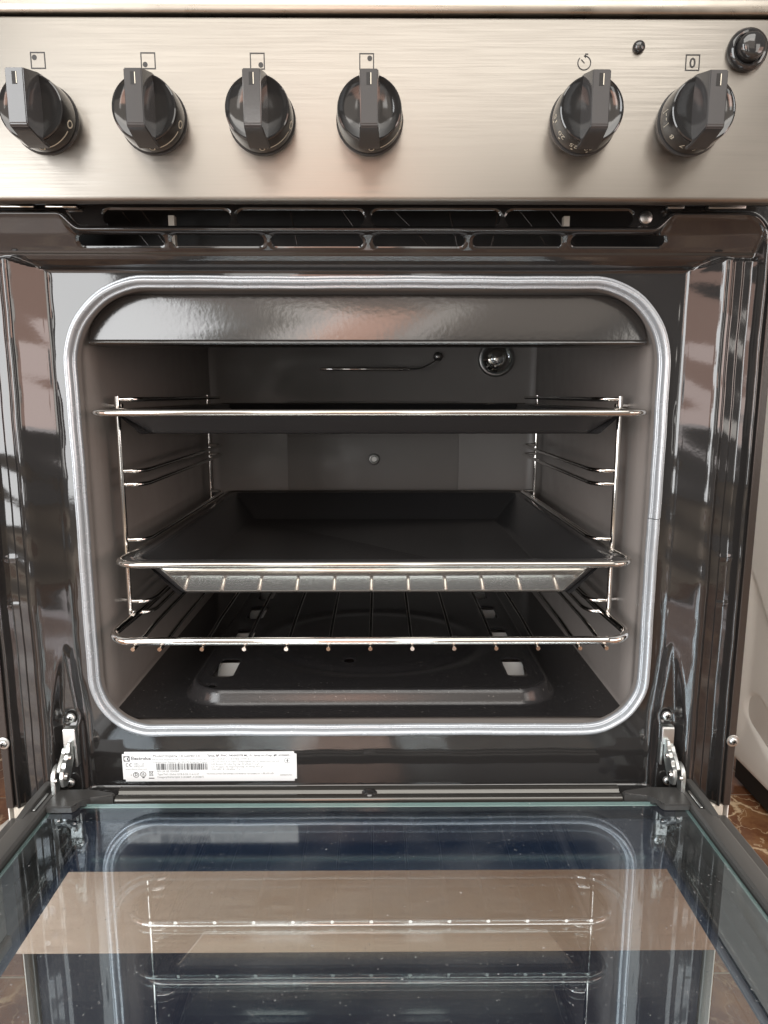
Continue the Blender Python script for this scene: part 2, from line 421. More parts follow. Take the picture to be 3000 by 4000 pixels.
# ---- knobs
KZ = 776.0
def make_knob(cx, kind):
    k = empty('control_knob', (cx, -35, KZ), cooker)
    c = (0, 0, 0)
    lathe('base_ring', [(21.8, 0.2), (21.9, -1.4), (21.2, -2.5), (19, -2.6)], 'Y', c, M['skirt'], k)
    lathe('gap_ring', [(20.2, -2.0), (20.2, -5.0)], 'Y', c, M['rubber'], k)
    prof = [(20.2, -4.3), (21.1, -4.6), (21.2, -5.4), (20.3, -19.5), (19.9, -20.6), (19.2, -21.0), (18.6, -20.6), (15, -19.4), (9, -18.6), (0, -18.4)]
    lathe('knob_body', prof, 'Y', c, M['knob'], k, n=72, ang=40)
    # grip bar
    bm = bmesh.new()
    def ring(y, hw, zt, zb):
        return [bm.verts.new(q) for q in ((-hw, y, zb), (hw, y, zb), (hw, y, zt), (-hw, y, zt))]
    A = ring(-12.0, 6.9, 20.9, -21.15); B = ring(-19.8, 6.5, 20.2, -20.5); C = ring(-37.2, 5.6, 15.6, -16.9); D = ring(-38.2, 5.4, 15.2, -15.4)
    for P, Q in ((A, B), (B, C), (C, D)):
        for i in range(4): bm.faces.new((P[i], P[(i + 1) % 4], Q[(i + 1) % 4], Q[i]))
    bm.faces.new(A); bm.faces.new(D[::-1])
    bmesh.ops.bevel(bm, geom=[e for e in bm.edges], offset=.55, segments=2, affect='EDGES')
    frombm('grip', bm, M['knob_grip'], k, ang=30)
    bm = bmesh.new(); addbox(bm, -1.5, 1.5, -38.32, -38.1, 6.2, 13.2, 0)
    frombm('pointer_mark', bm, M['rubber'], k)
    p = Print(); p.rect(.9, 1.4, 6.6, 13.0)
    p.build('pointer_outline', lambda u, v: (u, -38.42, v), M['cream'], k)
    # marks on the side of the knob: u = degrees clockwise seen from front from bottom, v = mm from front edge
    p = Print()
    def side(u, v):
        a = R(-90 + u); h = -19.0 + v; rr = 20.3 + .9 * (h + 19.5) / 14.1 + .09
        return (rr * math.cos(a), h, rr * math.sin(a))
    if kind == 'burner':
        for d0 in range(12, 60, 4): p.rect(d0, d0 + 4, 7.5, 8.6)
        for d0, s in ((3, 1.0), (72, 1.35)):
            p.ring(d0, 5.6, 0, 0) if False else None
            pts = [(d0 + s * 5 * math.sin(t) * (1 if t < 9 else 1), 8.0 - s * 2.4 * math.cos(t)) for t in [2 * math.pi * q / 16 for q in range(16)]]
            inn = [(d0 + s * 3.4 * math.sin(t), 8.0 - s * 1.5 * math.cos(t)) for t in [2 * math.pi * q / 16 for q in range(16)]]
            for q in range(16):
                a, b = q, (q + 1) % 16
                p.add([pts[a], pts[b], inn[b], inn[a]], [(0, 1, 2, 3)])
            p.add([(d0 - 1, 5.4), (d0 + 1, 5.4), (d0, 4.2 if s > 1 else 4.8)], [(0, 1, 2)])
    else:
        items = (('30', 4), ('25', -24), ('20', -53), ('15', -82)) if kind == 'timer' else (('6', -2), ('7', -25), ('8', -50))
        for s, a in items:
            vs, fs = textmesh(s, 6.4, 'CENTER')
            p.add([(a - x / 20.6 * 57.3 * .95, 4.6 + y * .95) for x, y, z in vs], fs)
            if kind == 'timer': p.add([(a + 2.0 * math.cos(t), 11.2 + .7 * math.sin(t)) for t in [2 * math.pi * q / 10 for q in range(10)]], [tuple(range(10))])
        if kind == 'oven':
            for a0 in (-96,):
                p.frame(a0, a0 + 24, 3.8, 10.4, .8)
                p.rect(a0 + 5, a0 + 17, 5.4, 6.2)
    p.build('side_marking', side, M['cream'], k)
    return k
KX = [-208.8, -138.4, -67.9, 2.3, 141.8, 212.2]
k0 = make_knob(KX[0], 'burner')
def dup(o, parent):
    c = o.copy(); col.objects.link(c); c.parent = parent
    for ch in list(o.children): dup(ch, c)
    return c
for x in KX[1:4]:
    kk = dup(k0, cooker); kk.location.x = x * .001
make_knob(KX[4], 'timer')['label'] = 'timer knob with numbers 20 25 30 on its side'
make_knob(KX[5], 'oven')['label'] = 'oven knob with numbers 6 7 8 on its side'

# ---- indicator lamp and button
lathe('indicator_lamp', [(3.9, 0.4), (3.9, -.8), (3.3, -2.0), (1.8, -2.8), (0, -3.0)], 'Y', (176.0, -35, 820.5), M['knob'], cooker, n=28, ang=60)
bt = empty('ignition_button', (246.0, -35, 818.6), cooker)
lathe('button_ring', [(12.9, 0.3), (13.0, -1.8), (12.2, -3.6), (10.6, -4.4), (9.4, -4.0), (8.9, -3.0), (8.9, -1)], 'Y', (0, 0, 0), M['knob'], bt, ang=45)
lathe('button_cap', [(8.5, -1), (8.5, -6.6), (8.0, -8.2), (6.6, -9.4), (4, -10.1), (0, -10.4)], 'Y', (0, 0, 0), M['knob'], bt, ang=60)

# ---- oven front frame: pressed and enamelled sheet as one relief mesh
HW, GZ0, GZ1, GRT, GRB = 228.0, 321.5, 683.0, 61.0, 47.0      # centre line of the gasket
def sd_rr(x, z, hw, z0, z1, rt, rb):
    cz = (z0 + z1) / 2; hz = (z1 - z0) / 2
    r = np.where(z > cz, rt, rb)
    qx = np.abs(x) - hw + r; qz = np.abs(z - cz) - hz + r
    return np.minimum(np.maximum(qx, qz), 0) + np.hypot(np.maximum(qx, 0), np.maximum(qz, 0)) - r
def frame_depth(x, z):
    a = np.abs(x)
    S = np.interp(a, [0, 238.5, 241, 244, 258, 261, 263.5, 266, 268, 271, 277.7, 278.3, 284, 287, 289.5, 291.5, 293, 295, 300],
                     [20, 20, 19.6, 17.5, 3.0, 0.6, 0, 0.6, 3.5, 8.5, 8.5, 9.3, 9.3, 6, 1.2, 1.0, 2.5, 3.0, 3.0])
    # the inner ridge dies out under the top fold
    zf = 691 + np.clip((a - 243) / 19, 0, 1) * 5.5
    fade = smooth01(zf, zf + 4.5, z) * (1 - smooth01(284, 288, a))
    S = S + fade * (20 - np.minimum(S, 20))
    zt = 727.0 - 10.5 * (1 - smooth01(206, 221, a))
    T = np.interp(z, [600, 689.5, 691.5, 694, 697.5, 700.5, 703, 706, 714], [20, 20, 19.2, 15.5, 12.0, 10.2, 9.6, 8.0, 3.4])
    t2 = np.clip((z - 714) / np.maximum(zt - 716, .5), 0, 1)
    T = np.where(z > 714, 3.4 - 3.9 * t2, T)
    kk = 2.2
    h = -np.log(np.exp(-S / kk) + np.exp(-T / kk)) * kk
    h = np.where((S > 18) & (T > 18), np.maximum(h, 20 - 0), h)
    h = np.minimum(h, np.minimum(S, T))
    # rolled rim of the recess and the flat beyond it
    sd = sd_rr(x, z - (zt - 727.0), 290.5, 0, 727.0, 20, 20)
    rim = -1.2 * np.exp(-(sd / 1.5) ** 2)
    out = smooth01(0.4, 3.4, sd)
    h = h * (1 - out) + 3.0 * out + rim
    # pointed hinge pockets pressed into the jambs
    wz = np.clip((399 - z) / 62.0, 0, 1) ** .62 * 10.5
    d = wz - np.abs(a - 247.5)
    m = smooth01(-1.0, 5.5, d) * (z < 399)
    seat = 12.0 + 0 * a
    h = h * (1 - m) + seat * m
    rimp = np.where(z < 400, np.exp(-(d / 2.4) ** 2) * (-.8), 0) * (wz > 0.5)
    h = h + rimp * (1 - smooth01(385, 399, z))
    # shallow dish round the hinge screw
    ds = np.hypot(a - 246.6, z - 336.6)
    h = h + 1.6 * np.exp(-(ds / 6.0) ** 4)
    # stamped creases across the side channel
    for zc in (472, 434): h = h + (-.8) * np.exp(-((z - zc) / 1.1) ** 2) * smooth01(277, 279, a) * (1 - smooth01(285, 287, a))
    # bottom lip folds forward
    h = h - 16.0 * smooth01(271.5, 264.5, z) * (1 - smooth01(236, 244, a)) if False else h
    h = np.where(a < 240, h - 14.0 * (1 - smooth01(263.5, 271, z)), h)
    # slight unevenness of real pressed sheet
    h = h + .10 * np.sin(x * .043 + 1.3) * np.sin(z * .051) + .05 * np.sin(x * .13 + z * .09)
    h = h + smooth01(236, 242, a) * (1 - smooth01(290, 294, a)) * (.42 * np.sin(z * .047 + x * .012) + .25 * np.sin(z * .093 + 1.0 - x * .05) + .12 * np.sin(z * .21 + x * .11)) * (1 - smooth01(684, 694, z))
    return h
xs = np.unique(np.concatenate([np.arange(-300, -224, .8), np.arange(-224, 224, 1.6), np.arange(224, 300.01, .8)]))
zs = np.unique(np.concatenate([np.arange(262, 335, 1.2), np.arange(335, 640, 1.6), np.arange(640, 690, 1.2), np.arange(690, 734.01, .75)]))
GX, GZ = np.meshgrid(xs, zs)
SLOTS = [(-190.5, -98.5, 725, 5.3), (-94.5, -2.4, 725, 5.3), (2.6, 96.0, 725, 5.3), (99.8, 192.2, 725, 5.3)] + \
        [(a, b, 710.1, 3.5) for a, b in ((-210, -147.5), (-142.5, -75.5), (-70.5, -3.2), (3.6, 71), (76.5, 142.5), (148.5, 217))]
def slot_sd(x, z):
    best = np.full(np.broadcast(x, z).shape, 1e3)
    for a, b, c, r in SLOTS:
        dx = np.maximum(np.maximum(a + r - x, x - (b - r)), 0)
        best = np.minimum(best, np.hypot(dx, z - c) - r)
    return best
d = slot_sd(GX, GZ)
e = .05
gx = (slot_sd(GX + e, GZ) - slot_sd(GX - e, GZ)) / (2 * e); gz = (slot_sd(GX, GZ + e) - slot_sd(GX, GZ - e)) / (2 * e)
near = np.abs(d) < np.where(np.abs(gx) > .5, .85, .45)
PX = np.where(near, GX - gx * d, GX); PZ = np.where(near, GZ - gz * d, GZ)
d2 = slot_sd(PX, PZ)
PY = frame_depth(PX, PZ)
lipm = (d2 > -.3) & (d2 < 2.2)
PY = np.where(lipm, PY + .9 * (1 - np.clip(d2, 0, 2.2) / 2.2) ** 2, PY)
nx, nz = len(xs), len(zs)
idx = np.arange(nx * nz).reshape(nz, nx)
q = np.stack([idx[:-1, :-1], idx[:-1, 1:], idx[1:, 1:], idx[1:, :-1]], -1).reshape(-1, 4)
cx = PX.ravel()[q].mean(1); cz = PZ.ravel()[q].mean(1)
keep = (slot_sd(cx, cz) > 0) & (sd_rr(cx, cz, HW, GZ0, GZ1, GRT, GRB) > -1.0)
q = q[keep]
used = np.unique(q); remap = -np.ones(nx * nz, int); remap[used] = np.arange(len(used))
co = np.stack([PX, PY, PZ], -1).reshape(-1, 3)[used] * .001
me = bpy.data.meshes.new('front_frame')
me.from_pydata(co.tolist(), [], remap[q].tolist()); me.update()
frame = link('front_frame', me, M['enamel'], cooker, ang=180)

# brown-black outer edge strips, side panels
for s in (-1, 1):
    bm = bmesh.new()
    addbox(bm, *sorted((s * 294.2, s * 300.2)), .2, 2.4, 262, 733, .5, 1)
    frombm('edge_strip', bm, M['flange'], cooker)
    box('side_panel', *sorted((s * 299.4, s * 300.4)), 2.6, 580, 6, 846, M['white'], cooker)
# inside of the ventilated top space, dark sheets added against stray light
box('inner_housing', -298, 298, 62, 64, 696, 830, M['enamel_dark'], cooker)
box('back_light_block', -298, 298, 576, 578, 60, 846, M['enamel_dark'], cooker)  # unseen back sheet added to keep light out of the vent slots
box('inner_housing', -285, 285, 22, 62, 696, 697, M['enamel_dark'], cooker)
for x in (-149, 151):
    box('spacer_block', x - 2.2, x + 2.2, 30, 36, 709, 733, M['pale_plastic'], cooker)
V, F = [], []
for x0, x1, y in ((-190, -160, 40), (-175, -148, 44), (-60, -52, 38), (20, 60, 42), (62, 72, 40), (100, 92, 36), (118, 150, 44), (140, 170, 40), (-20, 8, 44)):
    tube('inner_wire', [(x0, y, 740), ((x0 + x1) / 2, y - 4, 720), (x1, y + 2, 700)], .55, M['flange'], cooker, 6)

# little fixings under the control panel
lathe('frame_screw', [(5, .5), (4.4, -1.4), (2.6, -2.2), (0, -2.3)], 'Y', (201, 3, 725.5), M['nut'], cooker, n=20)
lathe('frame_screw', [(9, .5), (8.0, -2.4), (5.6, -4.2), (4.6, -2.2), (0, -2.0)], 'Y', (-281, 3, 731.5), M['chrome'], cooker, n=24, ang=60)
for x0, x1 in ((-228, -206), (-262, -236), (214, 226), (243, 270)):
    bm = bmesh.new(); addbox(bm, x0, x1, -4, 2, 730, 733, .8, 2); frombm('bracket_tab', bm, M['chrome'] if x0 < 0 else M['nut'], cooker)

# ---- gasket
loop = rrect(HW, GZ0, GZ1, GRT, GRB, 18)
# densify long sides so that the seal wobbles a little
dense = []
for i in range(len(loop)):
    a = Vector(loop[i]); b = Vector(loop[(i + 1) % len(loop)]); n = max(1, int((b - a).length / 9))
    for k in range(n): dense.append(tuple(a + (b - a) * k / n))
prof = [(-5.2, 0), (-5.2, -2.2), (-4.6, -3.2), (-3.7, -3.2), (-3.2, -2.6), (-2.8, -4.4), (-1.9, -6.6), (-0.6, -8.0), (0.8, -8.2), (2.0, -7.2), (2.8, -5.4), (3.2, -3.9), (3.7, -4.4), (4.6, -3.8), (5.1, -2.4), (5.2, 0)]
V, F = [], []
m = len(dense)
rr_ = random.Random(3)
gap_i = 0
for i, (x, z) in enumerate(dense):
    a = Vector(dense[i - 1]); b = Vector(dense[(i + 1) % m]); t = (b - a).normalized(); nrm = Vector((t.y, -t.x))
    wob = .25 * math.sin(i * .31) + .12 * math.sin(i * 1.13)
    for (o, y) in prof:
        V.append((x + nrm.x * (o * .9 + wob), 20 + y, z + nrm.y * (o * .9 + wob)))
np_ = len(prof)
for i in range(m):
    if i == m - 1: continue
    for k in range(np_ - 1):
        F.append((i * np_ + k, i * np_ + k + 1, ((i + 1) % m) * np_ + k + 1, ((i + 1) % m) * np_ + k))
# closing piece with a hairline joint on the right side
base = len(V); i = m - 1
for k in range(np_): V.append(tuple(Vector(V[k]) + Vector((-.25, .1, -.5))))
for k in range(np_ - 1): F.append((i * np_ + k, i * np_ + k + 1, base + k + 1, base + k))
gk = mesh('oven_gasket', V, F, M['gasket'], cooker, ang=180)

# ---- oven cavity
cav = []
rings = [(19, 0, 57, 43), (24, .6, 56, 42), (26, 1.0, 55, 40), (29, .2, 54, 8), (36, .4, 52, 7), (37.5, 1.6, 50, 7), (60, 1.8, 46, 7), (420, 1.8, 20, 8), (427, 3.0, 20, 8), (430, 7, 18, 8), (431, 13, 16, 8)]
V, F = [], []
n = None
for (y, ins, rt, rb) in rings:
    lp = rrect(HW - 4.2 - ins, GZ0 + 4.2 - ins * .35, GZ1 - 4.2 - ins, rt, rb, 14); n = len(lp)
    for x, z in lp: V.append((x, y, z))
for i in range(len(rings) - 1):
    for k in range(n): F.append((i * n + k, i * n + (k + 1) % n, (i + 1) * n + (k + 1) % n, (i + 1) * n + k))
F.append(tuple(range((len(rings) - 1) * n, len(rings) * n)))
cavity = mesh('oven_cavity', V, F, M['cavity'], cooker, ang=40)
bm = bmesh.new(); addbox(bm, -118, 118, 430.2, 434, 380, 590, .7, 2); frombm('back_panel', bm, M['cavity'], cavity)
lathe('back_nut', [(8, 0), (7.6, -2), (6, -3), (5.2, -3.0), (3.6, -1.2), (3.4, 4)], 'Y', (1.3, 430, 511), M['nut'], cavity, n=24)
lathe('sensor_boss', [(6.5, 0), (6, -6), (4.5, -9), (0, -9.5)], 'Y', (87.5, 430, 649.5), M['nut'], cavity, n=20, ang=60)
tube('sensor_tube', roundpts([(88, 424, 648), (80, 410, 641), (62, 392, 632.5), (46, 385, 631.5)], 14), 1.0, M['nut'], cavity, 8)
tube('sensor_bulb', [(48, 385, 631.5), (44, 385, 631.5), (43, 385, 631.5), (-66, 385, 631.5), (-69, 385, 631.5)], [1.0, 1.2, 2.0, 2.0, .6], M['chrome'], cavity, 10)
lp = empty('oven_lamp', (166, 430, 646.5), cavity)
lathe('lamp_ring', [(24, 0), (24, -3), (22.5, -5), (20.5, -5), (20, -2)], 'Y', (0, 0, 0), M['nut'], lp, ang=60)
lathe('lamp_cover', [(20.2, -4), (20.2, -12), (18.4, -17), (15, -19.2), (13.4, -18.4), (11.5, -20.2), (7, -22), (3, -22.6), (0, -22.2)], 'Y', (0, 0, 0), M['lamp_glass'], lp, ang=25)
lathe('bulb_reflector', [(19.5, -3), (14, -7), (9, -4), (7, -9), (8.5, -12), (6.5, -15), (0, -16)], 'Y', (0, 0, 0), M['chrome'], lp, n=32, ang=50)  # bulb and chrome dish in one, dish added to make the glass sparkle
# grill burner tube high up behind the deflector
tube('grill_tube', [(-120, 130, 652), (120, 130, 652)], 8, M['enamel'], cavity, 12)

# ---- heat deflector
def dshape(off=0.0, seg=14):
    pts = [(217 - off, 638.5), (217 - off, 640)]
    for k in range(seg + 1):
        a = R(90 * k / seg); pts.append((177 + (40 - off) * math.cos(a), 640 + (35.5 - off) * math.sin(a)))
    for k in range(seg + 1):
        a = R(90 + 90 * k / seg); pts.append((-177 + (40 - off) * math.cos(a), 640 + (35.5 - off) * math.sin(a)))
    pts += [(-217 + off, 640), (-217 + off, 638.5)]
    return pts
bm = bmesh.new()
loops = []
for off, y in ((0, 31.2), (0, 29.6), (.5, 29.1), (1.6, 28.9)):
    loops.append([bm.verts.new((x, y - (z - 640) * -.05 - 0.9 * math.cos((z - 657) / 22.0) * (1 if off else 0) * 0, z)) for x, z in dshape(off)])
for A, B in zip(loops, loops[1:]):
    for i in range(len(A)): bm.faces.new((A[i], A[(i + 1) % len(A)], B[(i + 1) % len(A)], B[i]))
bm.faces.new(loops[-1]); bm.faces.new(loops[0][::-1])
frombm('heat_deflector', bm, M['deflector'], cooker, ang=30)
extr_x('deflector_lip', [(28.4, 641.5), (27.2, 640.5), (26.8, 639.2), (27.6, 638.0), (30, 637.4), (62, 637.6), (62, 638.4), (31, 639)], -216.5, 216.5, M['deflector'], cooker)

# ---- oven floor plate with raised plateau and slots
def floor_h(x, y):
    dx = np.abs(x) - 168; r = 34
    qx = np.abs(x) - 166 + r; qy = np.abs(y - 225) - 172 + r
    sd = np.minimum(np.maximum(qx, qy), 0) + np.hypot(np.maximum(qx, 0), np.maximum(qy, 0)) - r
    h = 328.2 + 11.5 * (1 - smooth01(-3.5, 4.5, sd)) + 1.2 * np.exp(-((sd + 4.5) / 2.2) ** 2)
    # shallow dished ring in the middle
    rr = np.hypot(x / 1.25, (y - 190))
    h = h - 1.6 * np.exp(-((rr - 92) / 9) ** 2) * (sd < -10)
    return h
FSL = [(sx * 139, yc) for sx in (-1, 1) for yc in (110, 197, 280, 358)]
HOLES = [(-143.5, 68, 3.2), (-22, 128, 5.0)]
def fslot_sd(x, y):
    best = np.full(np.broadcast(x, y).shape, 1e3)
    for cx_, cy_ in FSL:
        dy = np.maximum(np.abs(y - cy_) - 15, 0); best = np.minimum(best, np.hypot(np.maximum(np.abs(x - cx_) - 3, 0), dy) - 6.5)
    for cx_, cy_, r_ in HOLES: best = np.minimum(best, np.hypot(x - cx_, y - cy_) - r_)
    return best
xs2 = np.arange(-222, 222.01, 1.5); ys2 = np.concatenate([np.arange(28, 140, 1.2), np.arange(140, 428.5, 2.0)])
A_, B_ = np.meshgrid(xs2, ys2)
d = fslot_sd(A_, B_)
gx = (fslot_sd(A_ + e, B_) - fslot_sd(A_ - e, B_)) / (2 * e); gy = (fslot_sd(A_, B_ + e) - fslot_sd(A_, B_ - e)) / (2 * e)
near = np.abs(d) < .9
QX = np.where(near, A_ - gx * d, A_); QY = np.where(near, B_ - gy * d, B_)
d2 = fslot_sd(QX, QY); QZ = floor_h(QX, QY) - np.where((d2 > -.4) & (d2 < 2.5), 1.2 * (1 - np.clip(d2, 0, 2.5) / 2.5) ** 2, 0)
nx, ny = len(xs2), len(ys2); idx = np.arange(nx * ny).reshape(ny, nx)
q = np.stack([idx[:-1, :-1], idx[:-1, 1:], idx[1:, 1:], idx[1:, :-1]], -1).reshape(-1, 4)
cx = QX.ravel()[q].mean(1); cy = QY.ravel()[q].mean(1)
# front corners cut round
cc = np.hypot(np.maximum(np.abs(cx) - 213, 0) / 9.0, np.maximum(38 - cy, 0) / 10)
keep = (fslot_sd(cx, cy) > 0) & (cc < 1.0)
q = q[keep]; used = np.unique(q); remap = -np.ones(nx * ny, int); remap[used] = np.arange(len(used))
co = np.stack([QX, QY, QZ], -1).reshape(-1, 3)[used] * .001
me = bpy.data.meshes.new('oven_floor_plate'); me.from_pydata(co.tolist(), [], remap[q].tolist()); me.update()
fp = link('oven_floor_plate', me, M['speck'], cooker, ang=180)
# burner box below it; pale tilted flaps added to read as lit metal in the slots
bm = bmesh.new(); addbox(bm, -210, 210, 40, 425, 296, 297, 0)
for cx_, cy_ in FSL:
    vs = [bm.verts.new(c_) for c_ in ((cx_ - 13, cy_ + 10, 322), (cx_ + 13, cy_ + 10, 322), (cx_ + 13, cy_ + 25, 334), (cx_ - 13, cy_ + 25, 334))]; bm.faces.new(vs)
frombm('burner_box', bm, M['pale_metal'], cooker)

# ---- shelf supports
for s in (-1, 1):
    sp = empty('shelf_support', (s * 210, 60, 410), cooker)
    def W(p): return (s * (p[0] - 210), p[1] - 60, p[2] - 410)
    V, F = [], []
    def cv(name, pts, r, nn=10): return tube(name, [W(p) for p in pts], r, M['chrome'], sp, nn)
    cv('upright_wire', [(210, 60, 409.5), (210, 60, 598)], 2.3)
    cv('upright_wire', [(210, 366, 409.5), (210, 366, 598)], 2.3)
    for z in (595.5, 582.5, 535.5, 524.0, 476.0, 464.0, 421.0, 411.0):
        cv('rung', roundpts([(210.5, 61.5, z), (196, 61.5, z), (191.5, 72, z), (191.5, 354, z), (196, 364.5, z), (210.5, 364.5, z)], 7), 1.9)
    for z in (590, 418): cv('wall_stud', [(211, 75, z), (224, 75, z)], 2.2, 8)

# ---- hinges
hinge_src = None
for s in (-1, 1):
    h = empty('door_hinge', (s * 247, 5, 320), cooker)
    def hx(a, b): return sorted((s * (a - 247), s * (b - 247)))
    def pr(name, poly, x0, x1, mat, bev=.5):
        bm = bmesh.new(); a, b = hx(x0, x1); prism(bm, [(y - 5, z - 320) for y, z in poly], a, b)
        bmesh.ops.bevel(bm, geom=list(bm.edges), offset=bev, segments=1, affect='EDGES')
        return frombm(name, bm, mat, h, ang=25)
    pr('hinge_plate', [(11.5, 329.5), (6.0, 329.5), (5.0, 328), (5.0, 314), (11.5, 314)], 241.5, 251.5, M['galv'])
    pr('hinge_plate', [(11.5, 316), (5.5, 316), (5.5, 296), (11.5, 296)], 241.0, 243.0, M['galv'], .3)
    pr('hinge_arm', [(9, 320), (1, 320), (-1.5, 317), (-2, 313), (-5, 312), (-6, 309), (-10, 308), (-11, 304), (-15, 303), (-17, 298), (-15, 290), (-9, 288), (-2, 293), (4, 303), (9, 310)], 243.5, 246.5, M['galv'])
    pr('hinge_arm', [(3, 316.5), (-1, 316), (-2.5, 312.5), (-6, 310.5), (-11, 306.5), (-14, 302.5), (-12, 299), (-4, 303), (3, 310)], 246.8, 249.6, M['galv'], .4)
    pr('hinge_lever', [(-6, 306), (-12, 305.5), (-16, 302), (-17.5, 297), (-17.5, 279), (-10, 279), (-8, 296)], 249.8, 253.2, M['galv'])
    V = []
    for (y, z, xx, rr0) in ((-11, 297, 243.2, 3.2), (-17, 297, 249.2, 2.0), (-3, 309, 243.2, 1.8)):
        bm = bmesh.new()
        bmesh.ops.create_cone(bm, cap_ends=True, segments=16, radius1=rr0, radius2=rr0 * .7, depth=2.0, matrix=Matrix.Translation((s * (xx - 247) - s * .4, y - 5, z - 320)) @ Matrix.Rotation(-s * math.pi / 2, 4, 'Y'))
        frombm('rivet', bm, M['chrome'], h, ang=30)

def screw(cx, cy, cz, r, mat, parent, washer=0):
    s_ = empty('screw', (cx, cy, cz), parent)
    lathe('screw_head', [(r, .4), (r, -.8), (r * .85, -1.9), (r * .45, -2.6), (0, -2.8)], 'Y', (0, 0, 0), mat, s_, n=24, ang=60)
    bm = bmesh.new()
    for a in (18, 108):
        bm2 = bmesh.new(); addbox(bm2, -r * .55, r * .55, -3.0, -2.2, -r * .14, r * .14)
        bmesh.ops.rotate(bm2, verts=bm2.verts, cent=(0, 0, 0), matrix=Matrix.Rotation(R(a), 3, 'Y'))
        tmp = bpy.data.meshes.new('t'); bm2.to_mesh(tmp); bm2.free(); bm.from_mesh(tmp); bpy.data.meshes.remove(tmp)
    frombm('cross_slot', bm, M['rubber'], s_, smooth=False)
    if washer: lathe('washer_ring', [(washer, .6), (washer, -.3), (washer * .8, -.7), (r * .9, -.5)], 'Y', (0, 0, 0), mat, s_, n=28, ang=60)
for s in (-1, 1):
    screw(s * 246.6, 11.4, 336.6, 4.2, M['galv'], cooker)
    screw(s * 297.4, .2, 320.0, 3.6, M['galv'], cooker, 5.0)
    screw(s * 249.5, 8.0, 280.5, 3.8, M['galv'], cooker)

# ---- rating label
lab = empty('rating_label', (-136, 19.5, 288), cooker)
LW, LH = 147.5, 26.8
bm = bmesh.new(); addbox(bm, -LW / 2, LW / 2, -.35, .5, -LH / 2, LH / 2, 0)
es = [ee for ee in bm.edges if abs(ee.verts[0].co.y - ee.verts[1].co.y) > .5]
bmesh.ops.bevel(bm, geom=es, offset=2.0, segments=5, affect='EDGES')
frombm('label_sheet', bm, M['label'], lab, smooth=False)
# local print coordinates: as read off the photograph, sheet = 1510 x 272 units
S_ = LW / 1512.0
def LB(u, v): return (-LW / 2 + (u - 60) * S_, -.45, LH / 2 - (v - 70) * S_)
p = Print(); pt = Print()
def T(s, size, u, v, bold=False, sx=1.0, pr=None):
    vs, fs = textmesh(s, size * 1.38, 'LEFT', bold)
    (pr or p).add([(u + x * sx, v - y) for x, y, z in vs], fs)
def fit(s, size, u0, u1, v, bold=False, pr=None):
    vs, fs = textmesh(s, size * 1.38, 'LEFT', bold); wmax = max(x for x, y, z in vs)
    k_ = (u1 - u0) / wmax
    (pr or p).add([(u0 + x * k_, v - y) for x, y, z in vs], fs)
# emblem: dark square with a white disc, split vertically, and a pointed wedge
p.rect(72, 126, 106, 157)
pw = Print()
pw.ring(99, 131.5, 15, 20.5, 0, 360, 30); pw.poly([(80, 131), (99, 116), (99, 147)]); pw.rect(99, 102, 112, 151)
fit('Electrolux', 34, 138, 312, 143, True)
fit('Model/Модель:', 26, 328, 548, 117); fit('LKG604013X', 26, 557, 738, 117)
fit('Electrolux Appliance AB Central contact point: Al.', 18, 320, 790, 146, pr=pt)
fit('Powstańców Śląskich 26, 30-570 Kraków, Poland', 18, 322, 798, 172, pr=pt)
fit('Прод. № /PNC: 943003578 ML: 01 Serial no./Сер. №: 62500021', 20, 793, 1520, 112, True)
fit('Gas cooker / Газова плита', 22, 822, 1162, 142, pr=pt)
fit('G20 Gas natural 20 mbar/Природний газ 20 мбар 8.65 kW кВт', 18, 824, 1430, 167, pr=pt)
fit('G30 Butane 30 mbar/Бутан 30 мбар 716 g/h', 18, 824, 1250, 191, pr=pt)
fit('G31 Propane 30 mbar/Пропан 30 мбар 603 g/h', 18, 824, 1284, 216, pr=pt)
fit('220-240V  B ~50-60Hz / Гц', 18, 834, 1080, 240, pr=pt)
# CE mark
for cu_, op in ((106, 0), (136, 1)):
    p.ring(cu_, 189, 13, 18, 70, 290, 18)
    if op: p.rect(cu_ - 14, cu_ + 2, 187, 191)
fit('2082  / 26', 20, 156, 250, 186, pr=pt); fit('2082DM71', 20, 154, 256, 211, pr=pt)
fit('www.electrolux.com', 17, 82, 272, 234, pr=pt)
# barcode
u = 354
rb = random.Random(5)
while u < 800:
    wd = rb.choice((2, 2, 4, 6, 8)); p.rect(u, min(u + wd, 800), 176, 236); u += wd + rb.choice((2, 3, 5, 7))
fit('RO UA GE: II2H3B/P', 18, 358, 552, 258, pr=pt)
fit('Type/Тип: Global GCB E-24-11-6-2-27', 18, 358, 720, 285, pr=pt)
fit('Category/Категорія: II 2H3B/P ; II 2H3B/П', 18, 356, 758, 312, pr=pt)
fit('Nominal power/Загальна споживча потужність: 1.88 kW кВт', 17, 786, 1376, 280, pr=pt)
fit('A04675701', 17, 1426, 1530, 295, pr=pt)
p.ring(173, 282, 21, 26); fit('D', 30, 162, 186, 293, True)
p.ring(235, 277, 21, 26); fit('UL', 26, 222, 248, 287, True); p.rect(226, 245, 304, 313); p.rect(282, 330, 310, 318)
fit('B', 14, 126, 136, 290, pr=pt)
p.line((288, 250), (322, 292), 3); p.line((322, 250), (288, 292), 3); p.frame(290, 320, 255, 290, 3); p.rect(286, 326, 246, 250)
pt.ring(1493, 152, 22, 27, 40, 330); pt.poly([(1493, 134), (1503, 152), (1493, 172), (1483, 152)]); fit('012345', 10, 1462, 1520, 192, pr=pt) if False else None
p.build('label_print', LB, M['print'], lab)
M['grey_print'] = plain('grey_print', (0.16, 0.17, 0.17), 0.5)
pt.build('label_fine_print', LB, M['grey_print'], lab)
